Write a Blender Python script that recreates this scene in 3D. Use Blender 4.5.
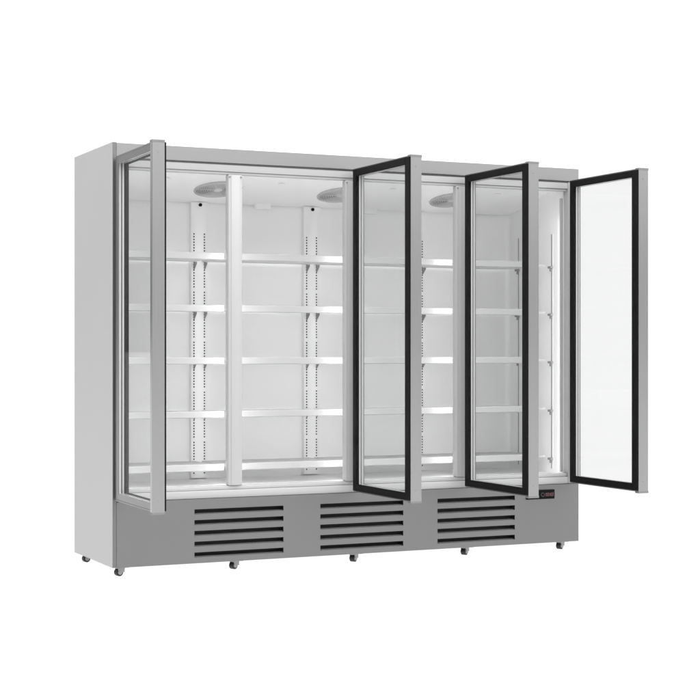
import bpy, bmesh, math, random
from mathutils import Vector, Matrix

# ---------------------------------------------------------------- start clean
for o in list(bpy.data.objects):
    bpy.data.objects.remove(o, do_unlink=True)
scene = bpy.context.scene
col = scene.collection
random.seed(4)
G = 0.045                     # ground clearance: the cabinet floor stands this high on its casters
W, D, H = 2.526, 0.651, 1.955  # cabinet width, depth, height (metres)

# ---------------------------------------------------------------- camera
cd = bpy.data.cameras.new('camera')
cam = bpy.data.objects.new('camera', cd); col.objects.link(cam)
cam.location = (-2.1408, -7.1313, 0.9894 + G)
cam.rotation_euler = (math.radians(90), 0, math.radians(-25.1097))
cd.sensor_width = 36.0
cd.lens = 36.0 * 1607.32 / 700.0
cd.shift_y = 2.3728 / 700.0
cd.clip_start = 0.05; cd.clip_end = 300.0
scene.camera = cam

# ---------------------------------------------------------------- studio light
scene.view_settings.view_transform = 'Standard'
scene.view_settings.look = 'None'
scene.view_settings.gamma = 1.0
scene.view_settings.exposure = 0.0
scene.render.engine = 'CYCLES'
scene.cycles.transparent_max_bounces = 48
scene.cycles.max_bounces = 16
scene.cycles.diffuse_bounces = 10

world = bpy.data.worlds.new('World'); scene.world = world
world.use_nodes = True
nt = world.node_tree; N = nt.nodes; L = nt.links
N.clear()
wo = N.new('ShaderNodeOutputWorld'); bg = N.new('ShaderNodeBackground')
L.new(bg.outputs[0], wo.inputs[0])
tc = N.new('ShaderNodeTexCoord')
sx = N.new('ShaderNodeSeparateXYZ'); L.new(tc.outputs['Generated'], sx.inputs[0])


def wmath(op, a, b=None, c=None):
    n = N.new('ShaderNodeMath'); n.operation = op
    for i, v in enumerate((a, b, c)):
        if v is None: continue
        if isinstance(v, (int, float)): n.inputs[i].default_value = v
        else: L.new(v, n.inputs[i])
    return n.outputs[0]


def wramp(v, a, b, lo, hi):
    n = N.new('ShaderNodeMapRange'); n.interpolation_type = 'SMOOTHSTEP'
    L.new(v, n.inputs['Value'])
    for k, q in zip(('From Min', 'From Max', 'To Min', 'To Max'), (a, b, lo, hi)):
        if isinstance(q, (int, float)): n.inputs[k].default_value = q
        else: L.new(q, n.inputs[k])
    return n.outputs[0]


# a white studio: bright backdrop wall behind the cabinet, dimmer room in front, bright ceiling
FRONT_TOP = 2.6
FRONT_LOW, FRONT_HIGH, BACK, BELOW = 0.30, 1.25, 1.04, 1.29  # BELOW is light added under the floor sheet to keep it white
az = wmath('ADD', wmath('MULTIPLY', sx.outputs[0], 0.6), wmath('MULTIPLY', sx.outputs[1], 0.8))
front = wmath('ADD', wramp(sx.outputs[2], 0.015, 0.15, FRONT_LOW, FRONT_HIGH), wramp(sx.outputs[2], 0.25, 0.5, 0.0, FRONT_TOP))
leftdim = wramp(sx.outputs[0], -0.45, 0.0, 0.40, 1.0)
upper = wramp(az, 0.62, 0.88, wmath('MULTIPLY', front, leftdim), BACK)
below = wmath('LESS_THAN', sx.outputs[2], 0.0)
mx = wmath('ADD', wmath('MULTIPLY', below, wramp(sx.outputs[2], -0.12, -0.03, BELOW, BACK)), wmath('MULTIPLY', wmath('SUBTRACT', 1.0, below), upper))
L.new(mx, bg.inputs['Strength'])
bg.inputs['Color'].default_value = (1, 1, 1, 1)

# one soft box above and to the left, in front of the cabinet
ld = bpy.data.lights.new('softbox', 'AREA'); ld.shape = 'RECTANGLE'
ld.size = 2.6; ld.size_y = 1.8; ld.energy = 45.0
lo = bpy.data.objects.new('softbox', ld); col.objects.link(lo)
lo.location = (-1.6, -4.2, 4.6)
lo.rotation_euler = (Vector((1.2, 0, 1.0)) - Vector(lo.location)).to_track_quat('-Z', 'Y').to_euler()


# ---------------------------------------------------------------- materials
def new_mat(name):
    m = bpy.data.materials.new(name); m.use_nodes = True
    return m, m.node_tree.nodes, m.node_tree.links, m.node_tree.nodes['Principled BSDF']


def plain(name, c, rough=0.5, metal=0.0, spec=0.5, coat=0.0, var=0.03, scale=3.0):
    """solid colour with faint procedural unevenness in tone and gloss"""
    m, n, l, p = new_mat(name)
    if isinstance(c, (int, float)): c = (c, c, c)
    p.inputs['Metallic'].default_value = metal
    p.inputs['Specular IOR Level'].default_value = spec
    p.inputs['Coat Weight'].default_value = coat
    t = n.new('ShaderNodeTexCoord'); nz = n.new('ShaderNodeTexNoise')
    nz.inputs['Scale'].default_value = scale; nz.inputs['Detail'].default_value = 4
    l.new(t.outputs['Object'], nz.inputs['Vector'])
    r = n.new('ShaderNodeMapRange'); l.new(nz.outputs['Fac'], r.inputs['Value'])
    r.inputs['To Min'].default_value = rough * (1 - 4 * var); r.inputs['To Max'].default_value = rough * (1 + 4 * var)
    l.new(r.outputs[0], p.inputs['Roughness'])
    mixc = n.new('ShaderNodeMix'); mixc.data_type = 'RGBA'
    l.new(nz.outputs['Fac'], mixc.inputs['Factor'])
    mixc.inputs[6].default_value = (*[v * (1 - var) for v in c], 1)
    mixc.inputs[7].default_value = (*[min(1, v * (1 + var)) for v in c], 1)
    l.new(mixc.outputs[2], p.inputs['Base Color'])
    return m


def brushed(name, c, rough, stretch, metal=1.0, bump=0.02, aniso=0.0):
    """brushed steel: fine noise drawn out along the grain"""
    m, n, l, p = new_mat(name)
    p.inputs['Metallic'].default_value = metal
    t = n.new('ShaderNodeTexCoord'); mp = n.new('ShaderNodeMapping')
    mp.inputs['Scale'].default_value = stretch
    l.new(t.outputs['Object'], mp.inputs['Vector'])
    nz = n.new('ShaderNodeTexNoise'); nz.inputs['Scale'].default_value = 1.0; nz.inputs['Detail'].default_value = 3
    l.new(mp.outputs[0], nz.inputs['Vector'])
    big = n.new('ShaderNodeTexNoise'); big.inputs['Scale'].default_value = 2.0
    l.new(t.outputs['Object'], big.inputs['Vector'])
    r = n.new('ShaderNodeMapRange'); l.new(nz.outputs['Fac'], r.inputs['Value'])
    r.inputs['To Min'].default_value = rough * 0.85; r.inputs['To Max'].default_value = rough * 1.15
    l.new(r.outputs[0], p.inputs['Roughness'])
    mixc = n.new('ShaderNodeMix'); mixc.data_type = 'RGBA'
    l.new(big.outputs['Fac'], mixc.inputs['Factor'])
    mixc.inputs[6].default_value = (c * .97, c * .97, c * .975, 1)
    mixc.inputs[7].default_value = (c * 1.03, c * 1.03, c * 1.035, 1)
    l.new(mixc.outputs[2], p.inputs['Base Color'])
    b = n.new('ShaderNodeBump'); b.inputs['Strength'].default_value = bump; b.inputs['Distance'].default_value = 0.001
    l.new(nz.outputs['Fac'], b.inputs['Height']); l.new(b.outputs[0], p.inputs['Normal'])
    return m


M = {}
M['paint'] = plain('grey_painted_sheet', 0.47, 0.42)
M['steel_base'] = brushed('base_steel', 0.265, 0.34, (4, 200, 260))
M['steel_header'] = brushed('header_steel', 0.435, 0.25, (4, 200, 260))
M['steel_door'] = brushed('door_steel', 0.44, 0.22, (260, 260, 4))
M['steel_door_shaded'] = brushed('door_steel_shaded', 0.27, 0.3, (60, 60, 60), bump=0.0)  # door steel darkened to carry the dim reflection on the rails
M['dark_reflection'] = brushed('corner_reflection_dark', 0.24, 0.4, (260, 260, 4))
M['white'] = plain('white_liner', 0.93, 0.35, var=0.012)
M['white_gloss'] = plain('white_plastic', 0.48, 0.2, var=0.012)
M['white_metal'] = plain('white_coated_steel', 0.90, 0.3, var=0.012)
M['shelf'] = plain('shelf_white', 0.70, 0.3, var=0.012)
M['rubber'] = plain('black_rubber', 0.006, 0.55, spec=0.12, var=0.05)
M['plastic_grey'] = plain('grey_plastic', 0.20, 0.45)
M['aluminium'] = plain('spacer_aluminium', 0.62, 0.35, metal=0.6)
M['louvre'] = plain('louvre_grey', 0.24, 0.45)
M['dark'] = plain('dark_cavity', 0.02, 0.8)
M['bracket'] = plain('grey_bracket', 0.26, 0.45)
M['slot_grey'] = plain('slot_grey', 0.27, 0.5)
M['guard'] = plain('grille_grey', 0.58, 0.45)
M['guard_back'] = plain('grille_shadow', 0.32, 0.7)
M['black_gloss'] = plain('display_black', 0.004, 0.4, spec=0.12)
M['tyre'] = plain('grey_black_tyre', 0.015, 0.5)
M['wheel_grey'] = plain('wheel_hub_grey', 0.34, 0.4)
M['zinc'] = plain('zinc_plate', 0.36, 0.35, metal=0.9)


def glass_mat():
    m = bpy.data.materials.new('door_glass'); m.use_nodes = True
    n = m.node_tree.nodes; l = m.node_tree.links; n.clear()
    out = n.new('ShaderNodeOutputMaterial'); mix = n.new('ShaderNodeMixShader')
    tr = n.new('ShaderNodeBsdfTransparent'); gl = n.new('ShaderNodeBsdfGlossy')
    lw = n.new('ShaderNodeLayerWeight'); lw.inputs['Blend'].default_value = 0.5
    pw = n.new('ShaderNodeMath'); pw.operation = 'POWER'; pw.inputs[1].default_value = 4.0
    l.new(lw.outputs['Facing'], pw.inputs[0])
    fr = n.new('ShaderNodeMath'); fr.operation = 'MULTIPLY_ADD'; fr.inputs[1].default_value = 0.12; fr.inputs[2].default_value = 0.008
    l.new(pw.outputs[0], fr.inputs[0])
    tr.inputs[0].default_value = (0.970, 0.972, 0.971, 1)
    gl.inputs[0].default_value = (1, 1, 1, 1); gl.inputs['Roughness'].default_value = 0.02
    l.new(fr.outputs[0], mix.inputs[0]); l.new(tr.outputs[0], mix.inputs[1]); l.new(gl.outputs[0], mix.inputs[2])
    l.new(mix.outputs[0], out.inputs[0])
    return m


def milky(m, amount):
    """let some light through a white plastic sheet"""
    n, l = m.node_tree.nodes, m.node_tree.links
    out = n['Material Output']; p = n['Principled BSDF']
    t = n.new('ShaderNodeBsdfTranslucent'); t.inputs[0].default_value = (.9, .9, .9, 1)
    x = n.new('ShaderNodeMixShader'); x.inputs[0].default_value = amount
    l.new(p.outputs[0], x.inputs[1]); l.new(t.outputs[0], x.inputs[2]); l.new(x.outputs[0], out.inputs[0])


M['rail'] = plain('white_rail', 0.46, 0.25, var=0.012)
milky(M['shelf'], 0.55)
M['glass'] = glass_mat()


def emit_mat(name, c, s):
    m, n, l, p = new_mat(name)
    p.inputs['Base Color'].default_value = (*c, 1)
    p.inputs['Emission Color'].default_value = (*c, 1)
    p.inputs['Emission Strength'].default_value = s
    return m


M['led'] = emit_mat('led_light', (1, 1, 1), 11.5)
M['fill_side'] = emit_mat('fill_side_light', (1, 1, 1), 9.5)
M['fill_low'] = emit_mat('fill_low_light', (1, 1, 1), 4.0)
M['digit'] = emit_mat('display_glow', (0.16, 0.07, 0.085), 0.18)
M['digit_grey'] = plain('display_print', 0.07, 0.5)


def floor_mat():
    m = bpy.data.materials.new('backlit_white_sheet'); m.use_nodes = True  # added translucent sheet, lit from below so no shadow falls on it
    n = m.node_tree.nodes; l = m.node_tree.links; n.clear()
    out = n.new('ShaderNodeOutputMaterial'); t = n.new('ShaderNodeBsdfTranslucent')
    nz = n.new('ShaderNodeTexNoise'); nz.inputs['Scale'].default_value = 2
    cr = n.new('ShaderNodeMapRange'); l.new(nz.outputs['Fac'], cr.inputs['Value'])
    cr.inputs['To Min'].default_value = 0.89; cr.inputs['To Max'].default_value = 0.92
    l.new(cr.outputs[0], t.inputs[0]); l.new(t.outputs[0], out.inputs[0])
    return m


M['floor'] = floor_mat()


# ---------------------------------------------------------------- mesh helpers
class MB:
    def __init__(self): self.bm = bmesh.new()

    def box(self, x0, x1, y0, y1, z0, z1, bevel=0.0, seg=2, mtx=None):
        r = bmesh.ops.create_cube(self.bm, size=1.0)
        vs = r['verts']
        for v in vs:
            v.co = Vector((x0 + (v.co.x + .5) * (x1 - x0), y0 + (v.co.y + .5) * (y1 - y0), z0 + (v.co.z + .5) * (z1 - z0)))
        if bevel > 0:
            es = list({e for v in vs for e in v.link_edges})
            rr = bmesh.ops.bevel(self.bm, geom=es, offset=bevel, segments=seg, affect='EDGES', profile=0.5)
            vs = list({v for f in rr['faces'] for v in f.verts} | {v for v in vs if v.is_valid})
        if mtx is not None:
            bmesh.ops.transform(self.bm, matrix=mtx, verts=vs)
        return self

    def cyl(self, p0, p1, r0, r1=None, n=24):
        p0 = Vector(p0); p1 = Vector(p1); r1 = r0 if r1 is None else r1
        d = p1 - p0
        mtx = Matrix.Translation((p0 + p1) / 2) @ d.to_track_quat('Z', 'Y').to_matrix().to_4x4()
        bmesh.ops.create_cone(self.bm, cap_ends=True, segments=n, radius1=r0, radius2=r1, depth=d.length, matrix=mtx)
        return self

    def prism_x(self, prof, x0, x1):
        """profile [(y,z)...] swept along x"""
        a = [self.bm.verts.new((x0, y, z)) for y, z in prof]
        b = [self.bm.verts.new((x1, y, z)) for y, z in prof]
        k = len(prof)
        for i in range(k):
            self.bm.faces.new((a[i], a[(i + 1) % k], b[(i + 1) % k], b[i]))
        self.bm.faces.new(list(reversed(a))); self.bm.faces.new(b)
        bmesh.ops.recalc_face_normals(self.bm, faces=self.bm.faces[:])
        return self

    def torus(self, c, R, r, mtx=None, n=48, k=8):
        rings = []
        for i in range(n):
            a = 2 * math.pi * i / n; ring = []
            for j in range(k):
                b = 2 * math.pi * j / k
                q = Vector(((R + r * math.cos(b)) * math.cos(a), (R + r * math.cos(b)) * math.sin(a), r * math.sin(b))) + Vector(c)
                if mtx is not None: q = mtx @ q
                ring.append(self.bm.verts.new(q))
            rings.append(ring)
        for i in range(n):
            for j in range(k):
                self.bm.faces.new((rings[i][j], rings[(i + 1) % n][j], rings[(i + 1) % n][(j + 1) % k], rings[i][(j + 1) % k]))
        return self

    def plate(self, xs, zs, holes, y0, y1):
        """sheet in the x-z plane, y0 front to y1 back, with rectangular cells left open"""
        bm = self.bm; cache = {}

        def v(i, j, y):
            key = (i, j, y)
            if key not in cache: cache[key] = bm.verts.new((xs[i], y, zs[j]))
            return cache[key]
        nx, nz = len(xs) - 1, len(zs) - 1
        solid = lambda i, j: 0 <= i < nx and 0 <= j < nz and (i, j) not in holes
        for i in range(nx):
            for j in range(nz):
                if not solid(i, j): continue
                bm.faces.new((v(i, j, y0), v(i + 1, j, y0), v(i + 1, j + 1, y0), v(i, j + 1, y0)))
                bm.faces.new((v(i, j, y1), v(i, j + 1, y1), v(i + 1, j + 1, y1), v(i + 1, j, y1)))
                for di, dj, a, b in ((-1, 0, (i, j), (i, j + 1)), (1, 0, (i + 1, j + 1), (i + 1, j)), (0, -1, (i + 1, j), (i, j)), (0, 1, (i, j + 1), (i + 1, j + 1))):
                    if not solid(i + di, j + dj):
                        bm.faces.new((v(*a, y0), v(*b, y0), v(*b, y1), v(*a, y1)))
        bmesh.ops.recalc_face_normals(bm, faces=bm.faces[:])
        return self

    def build(self, name, mat, parent=None, smooth=False, loc=None):
        me = bpy.data.meshes.new(name); self.bm.to_mesh(me); self.bm.free()
        me.materials.append(mat)
        if smooth:
            for f in me.polygons: f.use_smooth = True
            me.set_sharp_from_angle(angle=math.radians(35))
        o = bpy.data.objects.new(name, me); col.objects.link(o)
        if parent is not None: o.parent = parent
        if loc is not None: o.location = loc
        return o


def ring(mb, x0, x1, z0, z1, wx, wz, y0, y1, bevel=0.0, s=1):
    """rectangular frame: two full-height stiles and two rails butted between them; s mirrors x"""
    def b(a0, a1, c0, c1):
        lo_, hi_ = sorted((s * a0, s * a1))
        mb.box(lo_, hi_, y0, y1, c0, c1, bevel)
    b(x0, x0 + wx, z0, z1); b(x1 - wx, x1, z0, z1)
    b(x0 + wx, x1 - wx, z0, z0 + wz); b(x0 + wx, x1 - wx, z1 - wz, z1)
    return mb


# ---------------------------------------------------------------- the surface it stands on
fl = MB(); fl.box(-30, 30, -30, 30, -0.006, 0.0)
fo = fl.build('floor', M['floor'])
fo['kind'] = 'structure'
fo['label'] = 'plain white floor sheet under the cabinet, backlit so that no shadow shows'
fo['category'] = 'floor'

# ---------------------------------------------------------------- the cabinet
root = bpy.data.objects.new('display_fridge', None); col.objects.link(root)
root.location = (0, 0, G)
root['label'] = 'wide empty grey steel and white display fridge on casters with four glass doors open'
root['category'] = 'fridge'


def label(o, t):
    o['label'] = t
    return o


# outer shell
for side, (a, b) in enumerate(((0.0, 0.018), (W - 0.018, W))):
    sp = MB().box(a, b, 0.004 if side == 0 else 0.0285, D, 0.0, H, 0.0015).build('side_panel', M['paint'], root)
    if side == 0: MB().box(a + 0.0005, b - 0.0005, 0.0, 0.0038, 0.001, H - 0.001, 0.0008).build('edge_reflection', M['dark_reflection'], sp)  # dark reflection of the rounded corner, put into a darker strip
MB().box(0.0185, W - 0.0185, D - 0.016, D, 0.0, H - 0.004, 0.001).build('back_panel', M['paint'], root)
MB().box(0.0185, W - 0.0185, 0.03, D - 0.017, 1.925, 1.948, 0.001).build('top_panel', M['paint'], root)
hp = MB().prism_x([(0.0, 1.888), (0.0, 1.9515), (0.0025, 1.9545), (0.028, 1.9545), (0.028, 1.886), (0.002, 1.886)], 0.0185, W)
hp.build('header_panel', M['steel_header'], root)
MB().box(0.0185, W - 0.0185, 0.03, D - 0.017, 0.004, 0.02, 0.0).build('bottom_panel', M['dark'], root)

# plinth with three sets of louvres
groups = [(0.396, 0.848), (1.042, 1.494), (1.687, 2.138)]
rows = [(0.253 - k * 0.0505 - 0.0245, 0.253 - k * 0.0505) for k in range(5)]
xs = [0.0185] + [v for g in groups for v in g] + [W]
zs = [0.0] + [v for r_ in reversed(rows) for v in r_] + [0.301]
holes = {(i, j) for i in (1, 3, 5) for j in (1, 3, 5, 7, 9)}
base = MB().plate(xs, zs, holes, 0.0, 0.0016)
base.box(0.0185, W, 0.0018, 0.028, 0.285, 0.3008)
base = base.build('base_panel', M['steel_base'], root)
for g0, g1 in groups:
    vg = MB()
    for z0, z1 in rows:
        vg.prism_x([(0.0018, z0 - 0.004), (0.0018, z0 - 0.001), (0.030, z0 + 0.0050), (0.031, z0 + 0.0030)], g0 - 0.004, g1 + 0.004)
    v_ = vg.build('vent_grille', M['louvre'], base)
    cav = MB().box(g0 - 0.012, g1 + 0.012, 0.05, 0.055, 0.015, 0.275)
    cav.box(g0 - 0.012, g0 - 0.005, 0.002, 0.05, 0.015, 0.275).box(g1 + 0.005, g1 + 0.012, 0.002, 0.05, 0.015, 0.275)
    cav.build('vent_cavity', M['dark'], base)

# control display on the plinth
ctl = MB().box(2.205, 2.375, -0.007, -0.0003, 0.2285, 0.2765, 0.0018).build('control_display', M['black_gloss'], root)
gl = MB()
yb0, yb1 = -0.0086, -0.0073


def stroke(mb, x0, z0, x1, z1, w=0.0022):
    a = Vector((x0, 0, z0)); b = Vector((x1, 0, z1)); d = (b - a); n_ = Vector((-d.z, 0, d.x)).normalized() * w / 2
    pts = [a - n_, a + n_, b + n_, b - n_]
    f = [mb.bm.verts.new((p.x, yb0, p.z)) for p in pts]; k = [mb.bm.verts.new((p.x, yb1, p.z)) for p in pts]
    mb.bm.faces.new(f); mb.bm.faces.new(k[::-1])
    for i in range(4): mb.bm.faces.new((f[i], k[i], k[(i + 1) % 4], f[(i + 1) % 4]))


# the small unreadable line of pinkish marks and the grey ring in front of it
zc = 0.2515
for dx, kind in ((0, 'n'), (0.0115, 'o'), (0.023, 'v'), (0.0345, 'o'), (0.045, 'i')):
    x = 2.3195 + dx
    if kind in 'no':
        stroke(gl, x, zc - .009, x, zc + .008); stroke(gl, x + .0065, zc - .009, x + .0065, zc + .008)
        stroke(gl, x + .001, zc + .007, x + .0055, zc + .007)
        if kind == 'o': stroke(gl, x + .001, zc - .008, x + .0055, zc - .008)
    elif kind == 'v':
        stroke(gl, x, zc + .008, x + .0035, zc - .009); stroke(gl, x + .0042, zc - .009, x + .0075, zc + .008)
    else:
        stroke(gl, x + .001, zc - .009, x + .001, zc + .011)
bmesh.ops.recalc_face_normals(gl.bm, faces=gl.bm.faces[:])
gl.build('display_marks', M['digit'], ctl)
rg = MB(); rg.torus((0, 0, 0), 0.0095, 0.0016, Matrix.Translation((2.302, -0.0078, zc)) @ Matrix.Rotation(math.radians(90), 4, 'X'), 24, 6)
rg.build('display_ring', M['digit_grey'], ctl, True)

# white surround of the opening
fr = MB()
fr.box(0.0185, 0.056, 0.012, 0.055, 0.3015, 1.8855, 0.003)
fr.box(W - 0.056, W - 0.004, 0.012, 0.055, 0.3015, 1.8855, 0.003)
fr.box(0.0563, W - 0.0563, 0.013, 0.055, 1.846, 1.8790, 0.003)
fr.box(0.0563, W - 0.0563, 0.021, 0.055, 1.834, 1.8457, 0.003)
fr.box(0.0563, W - 0.0563, 0.013, 0.055, 0.3015, 0.338, 0.003)
fr.box(0.0563, W - 0.0563, 0.021, 0.055, 0.3383, 0.357, 0.004)
MB().box(0.0563, W - 0.0563, 0.0165, 0.05, 1.8793, 1.8857).build('gap_shade', M['plastic_grey'], root)  # dark strip painting the shade in the gap under the header
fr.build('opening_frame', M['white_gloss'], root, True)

# inner liner: back, two side walls, deck, ceiling
ln = MB()
ln.box(0.05, 2.466, 0.61, 0.63, 0.32, 1.90)
ln.box(0.036, 0.0497, 0.056, 0.63, 0.32, 1.90)
ln.box(2.4663, 2.48, 0.056, 0.63, 0.32, 1.90)
ln.box(0.05, 2.466, 0.056, 0.6097, 0.33, 0.346)
ln.box(0.05, 2.466, 0.056, 0.6097, 1.886, 1.90)
# coved back corners
for xa, xb in ((0.0499, 0.075), (2.4661, 2.441)):
    q = [(xa, 0.6099)]
    for k in range(7):
        a = math.pi / 2 * k / 6
        q.append((xb + (xa - xb) * math.cos(a) , 0.585 + 0.0249 * math.sin(a)))
    lo_v = [ln.bm.verts.new((x, y, 0.346)) for x, y in q]; hi_v = [ln.bm.verts.new((x, y, 1.886)) for x, y in q]
    for i in range(len(q)):
        j = (i + 1) % len(q); ln.bm.faces.new((lo_v[i], lo_v[j], hi_v[j], hi_v[i]))
bmesh.ops.recalc_face_normals(ln.bm, faces=ln.bm.faces[:])
ln.build('inner_liner', M['white'], root, True)

# sloping evaporator cover with three round fan grilles
cz = lambda y: 1.751 + (0.6 - y) * 0.23
cov = MB().prism_x([(0.056, cz(0.056)), (0.600, cz(0.600)), (0.600, cz(0.600) + 0.012), (0.594, cz(0.594) + 0.012), (0.594, cz(0.594) + 0.002), (0.056, cz(0.056) + 0.002)], 0.0505, 2.4655)
for x0 in (0.075, 0.935, 1.545, 2.15):         # hanging clips along the rear edge
    cov.box(x0, x0 + 0.085, 0.575, 0.604, 1.729, 1.7595, 0.002)
for x0 in (0.93, 1.55, 0.33, 2.17):            # small pressed tabs
    cov.box(x0, x0 + 0.03, 0.246, 0.262, cz(.254) - 0.0045, cz(.254) - 0.0005, 0.001)
cov = cov.build('evaporator_cover', M['white'], root)
tilt = math.atan(-0.23)
for xc in (0.656, 1.325, 1.979):
    yc = 0.382
    T_ = Matrix.Translation((xc, yc, cz(yc) - 0.0006)) @ Matrix.Rotation(tilt, 4, 'X')
    rim = MB(); rim.torus((0, 0, -0.001), 0.117, 0.0045, T_, 64, 8)
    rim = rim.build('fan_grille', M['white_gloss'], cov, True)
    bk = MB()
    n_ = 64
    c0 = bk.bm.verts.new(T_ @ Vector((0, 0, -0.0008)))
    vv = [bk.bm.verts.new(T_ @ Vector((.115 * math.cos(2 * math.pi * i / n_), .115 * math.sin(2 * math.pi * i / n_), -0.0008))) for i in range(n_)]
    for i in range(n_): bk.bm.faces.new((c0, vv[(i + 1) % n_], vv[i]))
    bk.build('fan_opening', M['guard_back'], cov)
    gd = MB()
    for R in (0.030, 0.042, 0.054, 0.066, 0.078, 0.090, 0.100, 0.109, 0.116):
        gd.torus((0, 0, -0.0035), R * 0.965, 0.0021, T_, 48, 6)
    for k in range(6):
        a = math.pi * k / 6 * 2
        gd.cyl(T_ @ Vector((.02 * math.cos(a), .02 * math.sin(a), -.005)), T_ @ Vector((.115 * math.cos(a), .115 * math.sin(a), -.004)), 0.0016, n=8)
    gd.cyl(T_ @ Vector((0, 0, -.004)), T_ @ Vector((0, 0, -.0065)), 0.024, 0.022, 24)
    gd.build('guard_wire', M['guard'], cov, True)

# mullions between the openings, each with a light strip on its inner face
mull = [0.606, 1.2185, 1.838]
for x in mull:
    m_ = MB().box(x - 0.036, x + 0.036, 0.0125, 0.052, 0.3575, 1.8335, 0.006, 3)
    m_.box(x - 0.022, x + 0.022, 0.0095, 0.0123, 0.359, 1.832, 0.001)
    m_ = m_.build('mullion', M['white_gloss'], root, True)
    MB().box(x - 0.016, x + 0.016, 0.0525, 0.058, 0.375, 1.52, 0.001).build('led_or_fill_strip', M['led'], m_)
    for s in (-1, 1):
        MB().cyl((x + s * 0.029, 0.0095, 1.822), (x + s * 0.029, 0.0128, 1.822), 0.0045, n=12).build('screw', M['bracket'], m_)

# added fill light hidden behind the sill, brightens the deck
MB().box(0.08, W - 0.08, 0.0585, 0.0625, 0.3475, 0.3525, 0.001).build('led_or_fill_strip', M['fill_low'], root)

# added fill lights hidden in the two front corners, facing the back wall
for xa, xb in ((0.0502, 0.064), (2.452, 2.4658)):
    hs = MB().box(xa, xb, 0.0563, 0.068, 0.36, 1.80, 0.001).build('fill_light_housing', M['white_gloss'], root)
    MB().box(xa + 0.002, xb - 0.002, 0.0683, 0.0695, 0.38, 1.70).build('led_or_fill_strip', M['fill_side'], hs)

# slotted uprights on the back wall
ups = [0.630, 1.253, 1.880]
ztop, zbot = 1.590, 0.372
pitch = 0.0141
zh = []
z = ztop; gaps = (1.306, 1.05, 0.80, 0.545)
while z > zbot:
    if not any(abs(z - g) < pitch * 0.55 for g in gaps): zh.append(z)
    z -= pitch
for x in ups:
    cx_ = (x - 0.029, x + 0.027)
    xs = [x - 0.044]
    for c in cx_: xs += [c - 0.0036, c + 0.0036]
    xs += [x + 0.044]
    zs = [0.352]
    for q in reversed(zh): zs += [q - 0.0036, q + 0.0036]
    zs += [cz(0.585) - 0.002]
    hl = {(i, j) for i in (1, 3) for j in range(1, len(zs) - 1, 2)}
    up = MB().plate(xs, zs, hl, 0.583, 0.5845)
    up.box(x - 0.044, x - 0.0425, 0.5847, 0.6095, 0.352, 1.752)
    up.box(x + 0.0425, x + 0.044, 0.5847, 0.6095, 0.352, 1.752)
    up = up.build('upright', M['white_metal'], root)
    ch = MB()
    for c in cx_: ch.box(c - 0.009, c + 0.009, 0.588, 0.606, 0.36, 1.61)
    ch.build('slot_channel', M['dark'], up)
    MB().cyl((x + 0.004, 0.5755, 1.738), (x + 0.004, 0.5825, 1.738), 0.0085, n=16).build('screw', M['rubber'], up, True)

# two narrow slotted rails on each end wall
for wall_x, sgn in ((2.466, -1), (0.05, 1)):
    for y in (0.165, 0.505):
        xa, xb = sorted((wall_x + sgn * 0.0004, wall_x + sgn * 0.002))
        rl = MB().box(xa, xb, y - 0.012, y - 0.005, 0.37, 1.62, 0.0005).box(xa, xb, y + 0.005, y + 0.012, 0.37, 1.62, 0.0005)
        rl = rl.build('wall_rail', M['white_metal'], root)
        xa, xb = sorted((wall_x + sgn * 0.0006, wall_x + sgn * 0.0016))
        MB().box(xa, xb, y - 0.0048, y + 0.0048, 0.371, 1.619).build('rail_slot', M['slot_grey'], rl)

# shelves: five levels in four bays
YF, YB = 0.165, 0.575
bays = [(0.075, 0.605, 0.0, 0.0), (0.640, 1.236, 0, 0), (1.262, 1.860, 0, 0), (1.888, 2.372, 0, 0.073)]
levels = [1.436, 1.184, 0.931, 0.673, 0.417]      # underside of the front lip


def make_shelf(x0, x1, ext):
    s = MB()
    s.box(x0, x1, YF + 0.010, YB, 0.012, 0.022, 0.001)
    return s


def make_rail(x0, x1):
    s = MB()
    s.prism_x([(YF, 0.002), (YF - 0.003, 0.004), (YF - 0.003, 0.031), (YF, 0.034), (YF + 0.008, 0.034), (YF + 0.0095, 0.031), (YF + 0.0095, 0.0)], x0, x1)
    return s


def add_ext(s, x1, ext):
    if ext: s.box(x1 + 0.0002, x1 + ext, YF + 0.03, YB - 0.01, 0.013, 0.0215, 0.001)
    return s


def bracket_mb(x, y0, y1, h):
    b = MB()
    b.prism_x([(y1, 0.010), (y0, 0.010), (y0, 0.002), (y1, -h)], x - 0.0022, x + 0.0022)
    return b


for bi, (x0, x1, _, ext) in enumerate(bays):
    first = None
    bx = []
    if bi > 0: bx.append(ups[bi - 1] + 0.027)
    else: bx.append(0.062)
    if bi < 3: bx.append(ups[bi] - 0.029)
    for k, zz in enumerate(levels):
        if first is None:
            sh = add_ext(make_shelf(x0, x1, ext), x1, ext).build('shelf', M['shelf'], root, loc=(0, 0, zz))
            kids = [bracket_mb(x, 0.545, 0.5828, 0.028).build('bracket', M['bracket'], sh) for x in bx]
            kids.append(make_rail(x0, x1).build('price_rail', M['rail'], sh))
            if bi == 3:
                for y in (0.165, 0.505):
                    kb = MB().box(2.448, 2.4635, y - 0.016, y + 0.016, 0.000, 0.012, 0.002)
                    kb.box(2.454, 2.4635, y - 0.006, y + 0.006, -0.016, -0.0003, 0.002)
                    kids.append(kb.build('bracket', M['slot_grey'], sh))
            first = (sh, kids)
        else:
            sh = first[0].copy(); col.objects.link(sh); sh.location = (0, 0, zz)
            for kd in first[1]:
                c = kd.copy(); col.objects.link(c); c.parent = sh


# ---------------------------------------------------------------- doors
DL, DZ0, DZ1, DT = 0.610, 0.310, 1.886, 0.050


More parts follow.
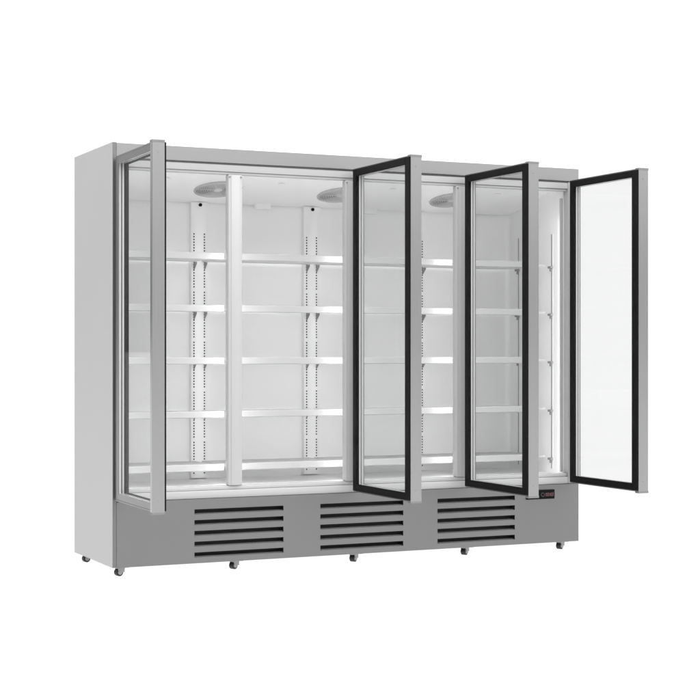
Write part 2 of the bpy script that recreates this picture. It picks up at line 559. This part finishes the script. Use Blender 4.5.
def make_door(s):
    """hinge line at x = 0, leaf runs to s*DL; outer face y = 0, inner gasket face y = DT"""
    def sb(mb, x0, x1, *r):
        a, b = sorted((s * x0, s * x1)); return mb.box(a, b, *r)
    f = MB()
    ring(f, 0.0, DL - 0.0282, DZ0, DZ1, 0.007, 0.007, 0.0, 0.0420, 0.0012, s)
    ring(f, 0.0073, DL - 0.0282, DZ0 + 0.0073, DZ1 - 0.0073, 0.030, 0.030, 0.0012, 0.0045, 0.001, s)
    d = f.build('door', M['steel_door_shaded'], root)
    pf = MB(); sb(pf, DL - 0.0280, DL, -0.0140, 0.0420, DZ0, DZ1, 0.0015)   # pull profile down the free edge
    pf.build('pull_profile', M['steel_door'], d)
    be = MB(); ring(be, 0.0073, DL - 0.0286, DZ0 + 0.0073, DZ1 - 0.0073, 0.0296, 0.0296, 0.0047, 0.0158, 0.001, s)  # white ring stands for the light caught on the steel reveal
    be.build('lit_reveal', M['white_gloss'], d)
    g = MB(); ring(g, 0.009, DL - 0.003, DZ0 + 0.006, DZ1 - 0.006, 0.034, 0.034, 0.0425, DT, 0.002, s)
    g.build('gasket', M['rubber'], d)
    li = MB(); ring(li, 0.0076, DL - 0.0284, DZ0 + 0.0076, DZ1 - 0.0076, 0.030, 0.030, 0.0335, 0.0418, 0, s)
    li.build('inner_lining', M['rubber'], d)
    for y in (0.0162, 0.0290):
        p = MB(); sb(p, 0.0078, DL - 0.0290, y, y + 0.004, DZ0 + 0.0078, DZ1 - 0.0078)
        p.build('glass_pane', M['glass'], d)
    sp = MB(); ring(sp, 0.0080, DL - 0.0290, DZ0 + 0.0080, DZ1 - 0.0080, 0.029, 0.029, 0.0204, 0.0288, 0, s)
    sp.build('glass_spacer', M['aluminium'], d)
    for z0, z1 in ((DZ1 - 0.008, DZ1 + 0.003), (DZ0 - 0.008, DZ0 + 0.003)):
        c = MB(); sb(c, DL - 0.0300, DL + 0.0012, -0.0152, 0.0423, z0, z1, 0.001)
        c.build('end_cap', M['plastic_grey'], d)
    for z in (DZ1 - 0.050, DZ0 + 0.050):
        p0, p1 = (s * (DL - 0.001), 0.014, z), (s * (DL + 0.0012), 0.014, z)
        MB().cyl(p0, p1, 0.004, n=14).build('screw', M['bracket'], d)
    return d


d1 = make_door(1)
d1.location = (0.007, -0.025, 0); d1.rotation_euler = (0, 0, math.radians(-91.1))
label(d1, 'door hinged on the left side, showing its outer steel face')
d2 = make_door(-1)
labels = ['door hinged near the middle, in front of the second bay', 'door standing open beside the control display', 'rightmost door, hinged at the right end of the cabinet']
for k, hx in enumerate((1.249, 1.873, 2.498)):
    if k == 0: d = d2
    else:
        d = d2.copy(); col.objects.link(d)
        for c in list(d2.children):
            e = c.copy(); col.objects.link(e); e.parent = d
    d.location = (hx, -0.027, 0); d.rotation_euler = (0, 0, math.radians(90))
    label(d, labels[k])


# ---------------------------------------------------------------- casters
def make_caster():
    pl = MB().box(-0.016, 0.044, -0.022, 0.022, -0.006, -0.0003, 0.001)
    o = pl.build('caster', M['zinc'], root)
    fk = MB().box(-0.010, 0.024, -0.0155, -0.0125, -0.027, -0.0062, 0.001).box(-0.010, 0.024, 0.0125, 0.0155, -0.027, -0.0062, 0.001)
    fk.box(-0.010, 0.028, -0.0124, 0.0124, -0.011, -0.0062, 0.001)
    fk.build('fork', M['zinc'], o)
    w = MB().cyl((0, -0.0115, -0.027), (0, 0.0115, -0.027), 0.0178, n=28)
    w.build('wheel', M['tyre'], o, True)
    h = MB().cyl((0, -0.0170, -0.027), (0, 0.0170, -0.027), 0.0105, n=20)
    h.build('hub', M['wheel_grey'], o, True)
    return o


c0 = make_caster()
pos = [(x, y) for y in (0.055, 0.60) for x in (0.045, 0.612, 1.245, 1.872, 2.445)]
ang = [12, 24, 34, 32, 26, 8, 60, 100, 20, 45]
kids0 = list(c0.children)
for i, (x, y) in enumerate(pos):
    if i == 0: o = c0; ks = kids0
    else:
        o = c0.copy(); col.objects.link(o); ks = []
        for c in kids0:
            e = c.copy(); col.objects.link(e); e.parent = o; ks.append(e)
    o.location = (x, y, 0)
    for e in ks: e.rotation_euler = (0, 0, math.radians(ang[i]))
